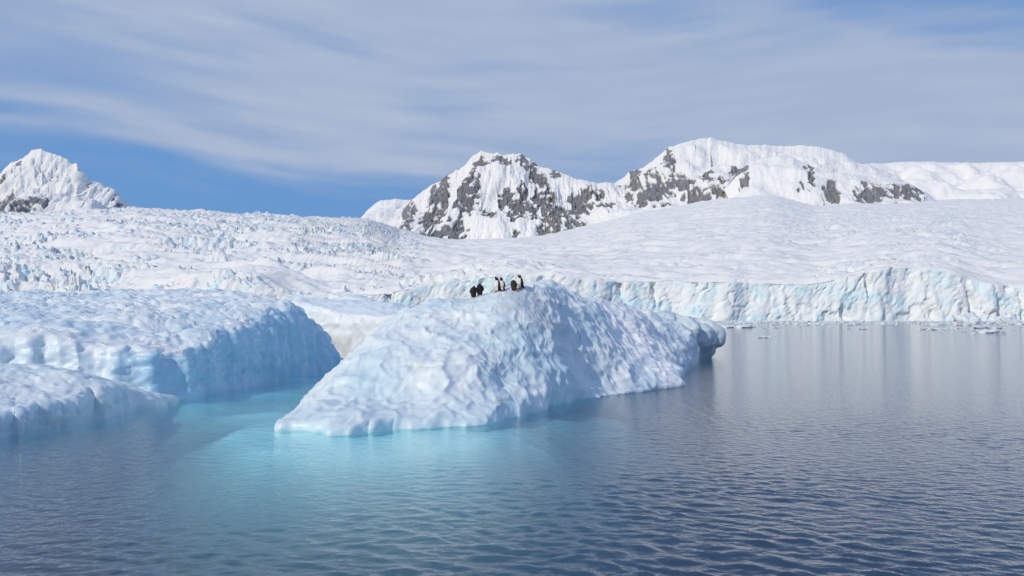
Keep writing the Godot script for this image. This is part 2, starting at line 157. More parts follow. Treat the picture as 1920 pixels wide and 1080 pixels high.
# Closed body of ice: rings run from below the waterline up over the rim to the middle.
# outline: [x, z, width of the rounded rim]
func ice_body(outline: Array, middle: Vector2, spots: Array, o: Dictionary) -> ArrayMesh:
	var nu: int = o.around
	var soft: float = o.get("soft", 2.5)
	var wts := fit(spots, soft)
	var ns := spots.size()
	var sx := PackedFloat64Array()
	var sz := PackedFloat64Array()
	for s in spots:
		sx.append(s[0]); sz.append(s[1])
	# resample the outline evenly
	var curve := []
	var m := outline.size()
	for i in m:
		var a = outline[(i + m - 1) % m]; var b = outline[i]; var c = outline[(i + 1) % m]; var d = outline[(i + 2) % m]
		for k in 12:
			var t := k / 12.0
			curve.append(Vector3(cubic_interpolate(b[0], c[0], a[0], d[0], t), cubic_interpolate(b[1], c[1], a[1], d[1], t), lerpf(b[2], c[2], t)))
	var run := PackedFloat64Array([0.0])
	for i in curve.size():
		var q: Vector3 = curve[(i + 1) % curve.size()] - curve[i]
		var weight := 1.0
		if curve[i].y < o.get("coarse_behind", -1e9):
			weight = 0.4
		run.append(run[-1] + Vector2(q.x, q.y).length() * weight)
	var prof := []   # [share of the way round the rim, rest]
	for y in [-9.0, -5.0, -3.0, -1.8, -1.0, -0.5, -0.2]:
		prof.append([0, y])
	var nr: int = o.rim_rows
	for k in nr + 1:
		prof.append([1, float(k) / nr])
	var nt: int = o.top_rows
	for k in range(1, nt + 1):
		prof.append([2, float(k) / nt])
	var nv := prof.size()
	var p := PackedVector3Array()
	p.resize(nu * nv)
	var edge := noise(FastNoiseLite.TYPE_SIMPLEX, 0.35, o.seed + 5, 3)
	var power: float = o.get("power", 2.4)
	var seg := 0
	var flare: float = o.get("flare", 0.0)
	var spread: float = o.get("spread", 0.5)
	for i in nu:
		var goal: float = run[-1] * i / nu
		while run[seg + 1] < goal:
			seg += 1
		var t: float = (goal - run[seg]) / maxf(run[seg + 1] - run[seg], 1e-6)
		var c: Vector3 = curve[seg].lerp(curve[(seg + 1) % curve.size()], t)
		var e := Vector2(c.x, c.y)
		var inward := (middle - e).normalized()
		e += inward * edge.get_noise_2d(e.x, e.y) * o.get("ragged", 0.5)
		var reach := (middle - e).length()
		var w := minf(c.z * (1.0 + o.get("uneven", 0.5) * edge.get_noise_2d(e.x * 0.5 + 90, e.y * 0.5)), reach * 0.8)
		for j in nv:
			var how: int = prof[j][0]
			var q: float = prof[j][1]
			var at := e
			var y := 0.0
			if how == 0:
				at = e + inward * minf(q * spread, reach * 0.8)
				y = q
			else:
				var lift := 1.0
				if how == 1:
					var ang := q * PI / 2
					at = e + inward * w * (1.0 - pow(cos(ang), 2.0 / power))
					lift = pow(sin(ang), 2.0 / power)
					if flare > 0.0:
						at -= inward * flare * sin(minf(q * 1.25, 1.0) * PI) 
				else:
					at = e + inward * (w + (reach - w) * q)
				var h: float = wts[ns]
				for s in ns:
					var dx := at.x - sx[s]
					var dz := at.y - sz[s]
					h += wts[s] * sqrt(dx * dx + dz * dz + soft * soft)
				y = maxf(h, 0.25) * lift
			p[j * nu + i] = Vector3(at.x, y, at.y)
	# relief: melt cups, lumps and grain, pushed out along the surface
	var cup := cells(o.cups, o.seed)
	var cup2 := cells(o.cups * 2.3, o.seed + 1)
	var warp := noise(FastNoiseLite.TYPE_SIMPLEX, o.cups * 0.8, o.seed + 2, 2)
	var lump := noise(FastNoiseLite.TYPE_SIMPLEX, 0.14, o.seed + 3, 3)
	var fine := noise(FastNoiseLite.TYPE_SIMPLEX, 1.6, o.seed + 4, 3)
	var tint := noise(FastNoiseLite.TYPE_SIMPLEX, 0.12, o.seed + 6, 4)
	var grain := noise(FastNoiseLite.TYPE_SIMPLEX, 2.2, o.seed + 7, 3)
	var nrm := grid_normals(p, nu, nv, true, o.flip)
	var col := PackedColorArray()
	col.resize(nu * nv)
	var base: Color = o.base
	var blue: Color = o.blue
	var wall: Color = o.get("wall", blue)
	var firn: Color = o.get("firn", Color(0.86, 0.88, 0.9))
	var firn_at: Vector3 = o.get("firn_at", Vector3(0, 0, -1))
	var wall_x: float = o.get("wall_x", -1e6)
	var deep: float = o.cup_depth
	var calm: Vector3 = o.get("calm", Vector3(0, 0, -1))
	for k in nu * nv:
		var v := p[k]
		var n := nrm[k]
		var wx: float = warp.get_noise_3d(v.x, v.y, v.z) * 0.45 / o.cups
		var wz: float = warp.get_noise_3d(v.x + 50, v.y, v.z) * 0.45 / o.cups
		var c1 := cup.get_noise_3d(v.x + wx, v.y * 1.1, v.z + wz) + 1.0
		var c2 := cup2.get_noise_3d(v.x + wx, v.y * 1.1, v.z + wz) + 1.0
		var d: float = (c1 * c1 - 0.3) * deep + (c2 * c2 - 0.3) * deep * o.get("second", 0.55) + lump.get_noise_3d(v.x, v.y, v.z) * o.lumps + fine.get_noise_3d(v.x, v.y, v.z) * 0.022
		if calm.z > 0.0:
			d *= lerpf(0.45, 1.0, smoothstep(0.5, 1.0, Vector2(v.x - calm.x, v.z - calm.y).length() / calm.z))
		if v.y < 0.9:
			d *= clampf((v.y + 0.3) / 1.2, 0.15, 1.0)
		p[k] = v + n * d
		var g := tint.get_noise_3d(v.x, v.y * 1.6, v.z)
		var share := clampf(0.42 + g * 1.1 + grain.get_noise_3d(v.x, v.y, v.z) * 0.22, 0.0, 1.0)
		var cc := base.lerp(blue, share)
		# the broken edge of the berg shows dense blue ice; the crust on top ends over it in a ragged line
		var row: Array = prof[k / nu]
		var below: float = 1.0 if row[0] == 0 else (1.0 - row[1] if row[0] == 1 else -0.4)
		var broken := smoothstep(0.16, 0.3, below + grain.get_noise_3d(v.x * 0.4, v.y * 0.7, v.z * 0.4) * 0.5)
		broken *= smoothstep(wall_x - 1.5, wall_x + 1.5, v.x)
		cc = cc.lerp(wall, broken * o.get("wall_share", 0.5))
		if firn_at.z > 0.0:
			var f := 1.0 - Vector2(v.x - firn_at.x, v.z - firn_at.y).length() / firn_at.z + g * 0.7
			cc = cc.lerp(firn, smoothstep(0.1, 0.4, f))
		if calm.z > 0.0 and Vector2((v.x - calm.x) * 0.7, v.z - calm.y).length() < 2.2:   # droppings trodden into the snow round the penguins
			cc = cc.lerp(Color(0.62, 0.5, 0.42), 0.55 * smoothstep(0.08, 0.35, grain.get_noise_3d(v.x * 0.8, v.y, v.z * 1.2 + 40.0)))
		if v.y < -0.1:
			cc = o.get("under", Color(0.42, 0.78, 0.84))  # turquoise filtering of light by the water, put into the ice colour
		col[k] = cc
	nrm = grid_normals(p, nu, nv, true, o.flip)
	return grid_mesh(p, col, nu, nv, true, o.flip, nrm)

func along(line: Array, t: float) -> Vector3:
	var n := line.size()
	var f := clampf(t, 0.0, 1.0) * (n - 1)
	var i := mini(int(f), n - 2)
	var a = line[i]; var b = line[i + 1]
	var k := f - i
	return Vector3(lerpf(a[0], b[0], k), lerpf(a[1], b[1], k), lerpf(a[2], b[2], k))

# position along a line by its share in x
func across(line: Array, t: float) -> Vector3:
	var x0: float = line[0][0]
	var x: float = lerpf(x0, line[-1][0], t)
	for i in line.size() - 1:
		if x <= line[i + 1][0] or i == line.size() - 2:
			var a = line[i]; var b = line[i + 1]
			var k: float = (x - a[0]) / (b[0] - a[0])
			return Vector3(x, lerpf(a[1], b[1], k), lerpf(a[2], b[2], k))
	return Vector3.ZERO

func mountain(called: String, ridge: Array, foot: Array, rock: Array, o: Dictionary) -> MeshInstance3D:
	var nu: int = o.nu
	var nf: int = o.nv
	var nb := 14
	var nv := nf + nb
	var p := PackedVector3Array()
	p.resize(nu * nv)
	var jag := noise(FastNoiseLite.TYPE_SIMPLEX, 0.012, o.seed, 4)
	for i in nu:
		var t := float(i) / (nu - 1)
		var r := across(ridge, t)
		var f := across(foot, t)
		r.y += jag.get_noise_1d(r.x) * o.jag
		f.y -= 25.0
		for j in nv:
			var q: Vector3
			if j < nf:
				var v := float(j) / (nf - 1)
				q = f.lerp(r, v)
				q.y = lerpf(f.y, r.y, lerpf(v, v * v, o.hollow))
			else:
				var b := float(j - nf + 1) / nb
				q = r + Vector3(0, -(r.y - f.y) * b * 1.1, -(absf(r.z - f.z)) * b * 1.3 - 6.0 * b)
			p[j * nu + i] = q
	var nrm := grid_normals(p, nu, nv, false, true)
	var rib := noise(FastNoiseLite.TYPE_SIMPLEX, 1.0, o.seed + 1, 4)
	rib.fractal_type = FastNoiseLite.FRACTAL_RIDGED
	var crag := noise(FastNoiseLite.TYPE_SIMPLEX, 0.02, o.seed + 2, 5)
	crag.fractal_type = FastNoiseLite.FRACTAL_RIDGED
	var soft := noise(FastNoiseLite.TYPE_SIMPLEX, 0.0028, o.seed + 3, 3)
	soft.fractal_gain = 0.36
	var mott := noise(FastNoiseLite.TYPE_SIMPLEX, 0.019, o.seed + 4, 5)
	var streak := noise(FastNoiseLite.TYPE_SIMPLEX, 1.0, o.seed + 5, 3)
	var snow := Color(0.84, 0.835, 0.82)
	var col := PackedColorArray()
	col.resize(nu * nv)
	var wide: float = ridge[-1][0] - ridge[0][0]
	for j in nv:
		var v := float(j) / (nf - 1)
		var keep := smoothstep(0.0, 0.1, v) * (1.0 - 0.85 * smoothstep(0.8, 1.0, v))
		for i in nu:
			var k := j * nu + i
			var t := float(i) / (nu - 1)
			var q := p[k]
			var lean: float = (t - 0.5) * o.fan * (1.0 - v)
			var sx := q.x - lean * wide
			var b := 0.0
			for e in rock:
				var dx: float = (t - e[0]) / e[2]
				var dy: float = (v - e[1]) / e[3]
				b = maxf(b, 1.0 - (dx * dx + dy * dy) * 0.42)
			var m := mott.get_noise_3d(q.x - q.y * 0.6, q.y * 1.3 + q.x * 0.35, q.z * 0.3)
			var st := streak.get_noise_2d(sx * 0.03, q.y * 0.006)
			var isrock := smoothstep(0.36, 0.42, b + m * 1.0 + st * 0.55 - 0.08) * (1.0 if b > 0.0 else 0.0)
			var rb := rib.get_noise_2d(sx * 0.0042, q.y * 0.0012)
			var rb2 := rib.get_noise_2d(sx * 0.011 + 40, q.y * 0.0022)
			var d: float = (rb * o.ribs + rb2 * o.ribs * 0.4) * keep + soft.get_noise_3d(q.x, q.y, q.z) * o.swell * keep
			d += crag.get_noise_3d(q.x, q.y, q.z) * (o.crag * (0.25 + isrock)) * keep + isrock * 6.0 * keep
			p[k] = q + nrm[k] * d
			var rc := Color(0.205, 0.213, 0.235).lerp(Color(0.22, 0.21, 0.215), clampf(0.4 + soft.get_noise_3d(q.x * 3, q.y * 3, 7) * 1.6, 0, 1))  # distance haze is put into the rock colour as pale bluish grey
			rc = rc.lerp(Color(0.3, 0.31, 0.33), clampf(m * 1.2, 0, 0.7))
			col[k] = snow.lerp(rc, isrock)
	nrm = grid_normals(p, nu, nv, false, true)
	var made := put(called, grid_mesh(p, col, nu, nv, false, true, nrm), surface(0.85, 0.3))
	tag(made, o.label, "", "", "structure")
	return made

func glacier() -> void:
	var nu := 780
	var nc := 30
	var nr := 350
	var nv := nc + nr
	var p := PackedVector3Array()
	p.resize(nu * nv)
	var col := PackedColorArray()
	col.resize(nu * nv)
	var bay := noise(FastNoiseLite.TYPE_SIMPLEX, 0.006, 11, 3)
	var flute := noise(FastNoiseLite.TYPE_SIMPLEX, 1.0, 12, 4)
	var block := cells(0.05, 13, FastNoiseLite.RETURN_CELL_VALUE)
	var crack := cells(0.05, 13, FastNoiseLite.RETURN_DISTANCE2_SUB)
	var small := cells(0.11, 14, FastNoiseLite.RETURN_CELL_VALUE)
	var roll := noise(FastNoiseLite.TYPE_SIMPLEX, 0.0035, 15, 4)
	var terrace := noise(FastNoiseLite.TYPE_SIMPLEX, 1.0, 16, 3)
	terrace.fractal_type = FastNoiseLite.FRACTAL_RIDGED
	var patch := noise(FastNoiseLite.TYPE_SIMPLEX, 0.0028, 17, 3)
	var drift := noise(FastNoiseLite.TYPE_SIMPLEX, 1.0, 18, 4)
	var ice := noise(FastNoiseLite.TYPE_SIMPLEX, 0.03, 19, 5)
	var wob := noise(FastNoiseLite.TYPE_SIMPLEX, 0.03, 20, 2)
	var snow := Color(0.84, 0.835, 0.82)
	var blue := Color(0.56, 0.8, 0.88)
	for i in nu:
		var t := float(i) / (nu - 1)
		var f := across(GLACIER_FOOT, t)
		var l := along_x(GLACIER_LIP, GLACIER_FOOT, t)
		var h := along_x(GLACIER_HEAD, GLACIER_FOOT, t)
		var shift := bay.get_noise_1d(f.x) * 15.0
		for j in nv:
			var q: Vector3
			var k := j * nu + i
			if j < nc:
				var v := float(j) / (nc - 1)
				q = Vector3(lerpf(f.x, l.x, v), lerpf(f.y, l.y, v), lerpf(f.z, l.z - 2.0, v) + shift)
				var hold := smoothstep(0.0, 0.15, v) * (1.0 - smoothstep(0.93, 1.0, v) * 0.6)
				var fl := flute.get_noise_2d(q.x * 0.07, q.y * 0.025)
				var bl := block.get_noise_3d(q.x * 1.4, q.y * 0.8, 3.0)
				var cr := crack.get_noise_3d(q.x * 1.4, q.y * 0.8, 3.0) + 1.0
				q.z += (fl * 1.7 + bl * 1.1 + small.get_noise_3d(q.x * 1.5, q.y * 0.7, 5.0) * 0.7 - (1.0 - smoothstep(0.0, 0.07, cr)) * 1.6 + flute.get_noise_2d(q.x * 0.3, q.y * 0.2) * 0.9 - 6.0 * smoothstep(0.45, 0.6, flute.get_noise_2d(q.x * 0.035 + 9.0, q.y * 0.006))) * hold
				var s := clampf(0.2 + ice.get_noise_3d(q.x, q.y * 1.3, 0) * 1.5 + bl * 0.15, 0.0, 1.0)
				col[k] = Color(0.83, 0.86, 0.87).lerp(blue, s * 0.75)
			else:
				var s := float(j - nc + 1) / nr
				s = s * (0.35 + 0.65 * s)
				q = l.lerp(h, s)
				q.z += shift * (1.0 - smoothstep(0.0, 0.12, s))
				var b := q.x / -q.z
				var rough := smoothstep(-0.08, -0.24, b) * (1.0 - 0.2 * smoothstep(0.5, 1.0, s))
				var fall := smoothstep(0.3, 0.38, b) * (1.0 - smoothstep(0.56, 0.64, b)) * smoothstep(0.05, 0.14, s) * (1.0 - smoothstep(0.5, 0.7, s)) * 0.6
				rough += (1.0 - smoothstep(0.0, 0.1, s)) * 0.35
				var pt := patch.get_noise_2d(q.x + q.z * 0.5, q.z * 1.8)
				rough = clampf(rough * (0.06 + 1.2 * smoothstep(-0.2, 0.3, pt)) + fall * (0.45 + pt), 0.03, 1.2)
				var ease := smoothstep(0.0, 0.02, s)
				var wx := q.x + wob.get_noise_2d(q.x, q.z) * 14.0
				var wz := q.z + wob.get_noise_2d(q.x + 500, q.z) * 14.0
				var bl := block.get_noise_2d(wx, wz * 1.5)
				var cr := crack.get_noise_2d(wx, wz * 1.5) + 1.0
				var sm := small.get_noise_2d(wx, wz * 1.4)
				var te := terrace.get_noise_2d(q.x * 0.0013 + q.z * 0.0008, q.z * 0.0045)
				var dr := drift.get_noise_2d(q.x * 0.006 + q.z * 0.004, q.z * 0.03)
				var rift := 1.0 - absf(drift.get_noise_2d(q.x * 0.004 - q.z * 0.002 + 30.0, q.z * 0.02 + q.x * 0.003)) * 9.0
				var d := roll.get_noise_2d(q.x, q.z) * (14.0 - 7.0 * smoothstep(-0.1, 0.1, b)) * ease * (1.0 - 0.7 * s)
				d += te * (4.0 + 15.0 * smoothstep(0.05, -0.2, b) * (1.0 - 0.65 * s)) * ease
				d += dr * (5.0 + 2.0 * smoothstep(0.0, -0.2, b)) + drift.get_noise_2d(q.x * 0.011 + q.z * 0.006 + 80.0, q.z * 0.075) * 3.4
				d -= maxf(rift, 0.0) * 4.0 * smoothstep(-0.3, 0.2, pt + dr * 0.5)
				d += rough * ((bl * 5.0 + sm * 2.4) - (1.0 - smoothstep(0.0, 0.14, cr)) * 5.0) * (0.3 + 0.7 * ease)
				q.y += d
				var e := clampf(rough * (0.1 + ice.get_noise_3d(q.x, q.y * 4.0, q.z) * 1.3), 0.0, 0.75)
				col[k] = snow.lerp(blue, e)
			p[k] = q
	var nrm := grid_normals(p, nu, nv, false, true)
	var g := put("glacier", grid_mesh(p, col, nu, nv, false, true, nrm), surface(0.8, 0.3))
	tag(g, "crevassed snow covered glacier ending in an ice cliff at the water", "", "", "structure")

func along_x(line: Array, like: Array, t: float) -> Vector3:
	var x: float = lerpf(like[0][0], like[-1][0], t)
	for i in like.size() - 1:
		if x <= like[i + 1][0] or i == like.size() - 2:
			var k: float = (x - like[i][0]) / (like[i + 1][0] - like[i][0])
			var z = line[maxi(i - 1, 0)]; var a = line[i]; var b = line[i + 1]; var c = line[mini(i + 2, line.size() - 1)]
			return Vector3(lerpf(a[0], b[0], k), cubic_interpolate(a[1], b[1], z[1], c[1], k), lerpf(a[2], b[2], k))
	return Vector3.ZERO

func sea() -> void:
	var zs := PackedFloat64Array([240.0, 60.0, 12.0, 0.0])
	var d := 7.0
	while d < 800.0:
		zs.append(-d)
		d += clampf(d * d / 7500.0, 0.07, 16.0)
	var core := 480
	var nu := core + 8
	var nv := zs.size()
	var p := PackedVector3Array()
	p.resize(nu * nv)
	var waves := []
	rng.seed = 4
	for k in 20:
		var length := 0.24 * pow(1.072, k) * rng.randf_range(0.9, 1.1)
		var turn := deg_to_rad(-17.0) + rng.randfn(0.0, 0.36)
		waves.append([sin(turn) * TAU / length, cos(turn) * TAU / length, rng.randf() * TAU, length])
	var gust := noise(FastNoiseLite.TYPE_SIMPLEX, 0.03, 31, 3)
	var bend := noise(FastNoiseLite.TYPE_SIMPLEX, 0.16, 32, 2)
	var chop := noise(FastNoiseLite.TYPE_SIMPLEX, 1.1, 33, 2)
	for j in nv:
		var z := zs[j]
		var dist := maxf(-z, 7.0)
		var half := dist * 0.72 + 6.0
		var step := maxf(2.0 * half / core, dist * dist / 7500.0)
		var live := []
		for w in waves:
			var share := smoothstep(1.8, 3.6, w[3] / step)
			if share > 0.0:
				live.append([w[0], w[1], w[2], share * w[3] * 0.0096])
		var fine := smoothstep(0.35, 0.12, step)
		for i in nu:
			var x: float
			if i < 4:
				x = -half - [4000.0, 900.0, 150.0, 20.0][i]
			elif i >= core + 4:
				x = half + [20.0, 150.0, 900.0, 4000.0][i - core - 4]
			else:
				x = lerpf(-half, half, float(i - 4) / (core - 1))
			var y := 0.0
			if z < 0.0 and i >= 4 and i < core + 4:
				var g := gust.get_noise_2d(x, z * 1.6)
				var lee := 0.6 + 0.4 * smoothstep(-14.0, 6.0, x + (z + 30.0) * -0.35)
				lee *= lerpf(1.0, 0.06, smoothstep(13.0, 47.0, dist))
				var strength := clampf(0.75 + g * 0.8, 0.15, 1.4) * lee
				var bx := x + bend.get_noise_2d(x, z) * 0.5
				var bz := z + bend.get_noise_2d(x + 70.0, z) * 0.35
				for w in live:
					y += w[3] * sin(bx * w[0] + bz * w[1] + w[2])
				y = y * strength
				y += y * absf(y) * 5.0
				y += chop.get_noise_2d(x * 0.8, z * 1.7) * 0.012 * fine * strength
			p[j * nu + i] = Vector3(x, y, z)
	var nrm := grid_normals(p, nu, nv, false, true)
	var m := StandardMaterial3D.new()
	m.transparency = BaseMaterial3D.TRANSPARENCY_ALPHA
	m.albedo_color = Color(0.13, 0.165, 0.23).linear_to_srgb()
	m.albedo_color.a = 0.08
	m.roughness = 0.05
	var rip := noise(FastNoiseLite.TYPE_SIMPLEX, 0.022, 34, 3)
	var pic := rip.get_seamless_image(512, 512)
	pic.convert(Image.FORMAT_RGBA8)
	pic.bump_map_to_normal_map(3.1)
	m.normal_enabled = true
	m.normal_texture = ImageTexture.create_from_image(pic)
	m.normal_scale = 0.75
	m.uv1_triplanar = true
	m.uv1_world_triplanar = true
	m.uv1_scale = Vector3(0.16, 0.16, 0.26)
	m.metallic_specular = 0.5
	var s := put("sea", grid_mesh(p, PackedColorArray(), nu, nv, false, true, nrm), m)
	tag(s, "rippled dark blue sea water around the icebergs", "", "", "structure")
	var bed := PlaneMesh.new()
	bed.size = Vector2(9000, 1100)
	var mud := StandardMaterial3D.new()
	mud.albedo_color = Color(0.02, 0.04, 0.08).linear_to_srgb()
	mud.roughness = 1.0
	var b := put("seabed", bed, mud)
	b.position = Vector3(0, -24, -300)
	tag(b, "dark sea bed deep under the water", "", "", "structure")
	var body := FogVolume.new()
	body.name = "sea_depth"
	body.shape = RenderingServer.FOG_VOLUME_SHAPE_BOX
	body.size = Vector3(2400, 23.0, 1060)
	body.position = Vector3(0, -11.5 - 0.15, -300)
	var haze := FogMaterial.new()
	haze.density = 0.15
	haze.albedo = Color(0.09, 0.19, 0.34).linear_to_srgb()
	body.material = haze
	add_child(body)
	tag(body, "clear blue green water under the sea surface", "", "", "structure")

# ---------- penguins: tapered bones joined smoothly and meshed as surface nets
func flesh(bones: Array, cell: float, paint: Callable) -> ArrayMesh:
	var lo := Vector3(9, 9, 9)
	var hi := -lo
	for b in bones:
		for e in 2:
			var r: Vector3 = Vector3.ONE * (b[2 + e] + cell * 2.0)
			lo = lo.min(b[e] - r)
			hi = hi.max(b[e] + r)
	var n := Vector3i(((hi - lo) / cell).ceil()) + Vector3i.ONE
	var field := PackedFloat32Array()
	field.resize(n.x * n.y * n.z)
	var at := 0
	for z in n.z:
		for y in n.y:
			for x in n.x:
				var q := lo + Vector3(x, y, z) * cell
				var s := 0.0
				for b in bones:
					var a: Vector3 = b[0]
					var ab: Vector3 = b[1] - a
					var flat: Vector3 = b[4]
					var qa := (q - a) * flat
					var abf := ab * flat
					var t := clampf(qa.dot(abf) / abf.length_squared(), 0.0, 1.0)
					s += exp(-((qa - abf * t).length() - lerpf(b[2], b[3], t)) * 60.0)
				field[at] = -log(maxf(s, 1e-30)) / 60.0
				at += 1
	var st := SurfaceTool.new()
	st.begin(Mesh.PRIMITIVE_TRIANGLES)
	var ids := {}
	var sy := n.x
	var sz := n.x * n.y
	var corner := [0, 1, sy, sy + 1, sz, sz + 1, sz + sy, sz + sy + 1]
	for z in n.z - 1:
		for y in n.y - 1:
			for x in n.x - 1:
				var i := x + y * sy + z * sz
				var inside := 0
				for c in corner:
					if field[i + c] < 0.0:
						inside += 1
				if inside == 0 or inside == 8:
					continue
				var sum := Vector3.ZERO
				var count := 0
				for a in 8:
					for bit in [1, 2, 4]:
						if a & bit:
							continue
						var b: int = a | bit
						var fa := field[i + corner[a]]
						var fb := field[i + corner[b]]
						if (fa < 0.0) != (fb < 0.0):
							var t := fa / (fa - fb)
							var pa := Vector3(a & 1, (a >> 1) & 1, (a >> 2) & 1)
							var pb := Vector3(b & 1, (b >> 1) & 1, (b >> 2) & 1)
							sum += pa.lerp(pb, t)
							count += 1
				var q := lo + (Vector3(x, y, z) + sum / count) * cell
				var g := Vector3(field[i + 1] - field[i], field[i + sy] - field[i], field[i + sz] - field[i]).normalized()
				st.set_normal(g)
				st.set_color(paint.call(q, g))
				st.add_vertex(q)
				ids[i] = ids.size()
	for i in ids:
		for axis in 3:
			var step: int = [1, sy, sz][axis]
			var u: int = [sy, sz, 1][axis]
			var v: int = [sz, 1, sy][axis]
			if (field[i] < 0.0) == (field[i + step] < 0.0):
				continue
			if not (ids.has(i - u) and ids.has(i - v) and ids.has(i - u - v)):
				continue
			var q := [ids[i], ids[i - u], ids[i - u - v], ids[i - v]]
			if field[i] < 0.0:
				q.reverse()
			for k in [0, 1, 2, 0, 2, 3]:
				st.add_index(q[k])
	return st.commit()

func ground(body: ArrayMesh, x: float, z: float) -> float:
	var best := 1e9
	var y := 0.0
	for v: Vector3 in body.surface_get_arrays(0)[Mesh.ARRAY_VERTEX]:
		var d := (v.x - x) ** 2 + (v.z - z) ** 2
		if d < best and v.y > 1.0:
			best = d
			y = v.y
	return y

func penguin(called: String, where: Vector3, turn: float, o: Dictionary) -> void:
	var root := Node3D.new()
	root.name = called
	add_child(root, true)
	root.position = where
	root.rotation_degrees.y = turn
	root.scale = Vector3(1.26, 1.08, 1.26) * o.get("size", 1.0)
	tag(root, o.label, "penguin", "penguins on the iceberg")
	var hunch: float = o.get("hunch", 0.0)
	var bend: Vector3 = o.get("bend", Vector3.ZERO)
	var plain := Vector3.ONE
	var neck := Vector3(0, 0.61 - hunch * 0.07, 0.03 + hunch * 0.05) + bend * 0.5
	var head := Vector3(0, 0.705 - hunch * 0.13, 0.055 + hunch * 0.07) + bend
	var bones := [
		[Vector3(0, 0.15, -0.03), Vector3(0, 0.3, 0.01), 0.115, 0.14, plain],
		[Vector3(0, 0.3, 0.01), Vector3(0, 0.47, 0.02), 0.14, 0.115, plain],
		[Vector3(0, 0.47, 0.02), neck, 0.115, 0.062, plain],
		[neck, head, 0.06, 0.056, plain],
		[head, head + Vector3(bend.x * 0.3, -0.01 - hunch * 0.03, 0.05), 0.052, 0.03, plain],
		[Vector3(0, 0.12, -0.1), Vector3(0, 0.03, -0.22), 0.05, 0.016, Vector3(0.6, 1, 1)],
	]
	for s in [-1.0, 1.0]:
		bones.append([Vector3(s * 0.105, 0.5, 0.01), Vector3(s * 0.165, 0.36, -0.01), 0.032, 0.03, Vector3(1.6, 1, 0.8)])
		bones.append([Vector3(s * 0.165, 0.36, -0.01), Vector3(s * 0.185, 0.2, -0.04), 0.03, 0.014, Vector3(1.6, 1, 0.8)])
		bones.append([Vector3(s * 0.06, 0.14, 0.0), Vector3(s * 0.065, 0.05, 0.02), 0.06, 0.035, plain])
	var dark: Color = o.get("coat", Color(0.022, 0.022, 0.027))
	var pale: Color = o.get("belly", Color(0.8, 0.79, 0.75))
	var paint := func(q: Vector3, g: Vector3) -> Color:
		if q.y > head.y - 0.075 - hunch * 0.02 and (q - head).length() < 0.13:
			var side := Vector3(absf(q.x - head.x) - 0.045, q.y - head.y - 0.022, q.z - head.z)
			return pale if side.length() < 0.03 else dark
		if absf(q.x) > 0.15:
			return dark if g.x * q.x > 0.0 else pale
		return pale if q.z > 0.015 + 0.25 * absf(q.x) and q.y < 0.56 else dark
	put("body", flesh(bones, 0.021, paint), surface(0.7, 0.3), root)
	var orange := Color(0.55, 0.16, 0.03)
	var tip := head + Vector3(bend.x * 0.6, -0.015 - hunch * 0.05, 0.12)
	put("bill", flesh([[head + Vector3(bend.x * 0.3, -0.008 - hunch * 0.03, 0.065), tip, 0.018, 0.008, plain]], 0.01, func(_q, _g): return orange.darkened(0.35)), surface(0.5), root)
	for s in [-1.0, 1.0]:
		var toes := []
		for a in [-0.03, 0.0, 0.03]:
			toes.append([Vector3(s * 0.065, 0.022, 0.02), Vector3(s * 0.07 + a, 0.012, 0.125), 0.02, 0.011, plain])
		put("foot", flesh(toes, 0.012, func(_q, _g): return orange), surface(0.6), root)

func floe(sd: int, tall: float) -> ArrayMesh:
	var lump := noise(FastNoiseLite.TYPE_SIMPLEX, 0.9, sd, 3)
	var nu := 26
	var nv := 14
	var p := PackedVector3Array()
	var col := PackedColorArray()
	for j in nv:
		for i in nu:
			var a := TAU * i / nu
			var b := PI * j / (nv - 1) - PI / 2
			var v := Vector3(cos(a) * cos(b), sin(b), sin(a) * cos(b))
			var s := 1.0 + lump.get_noise_3dv(v * 1.4) * 0.7
			p.append(Vector3(v.x, v.y * tall, v.z) * s)
			col.append(Color(0.74, 0.8, 0.84))
	return grid_mesh(p, col, nu, nv, true, false, grid_normals(p, nu, nv, true, false))

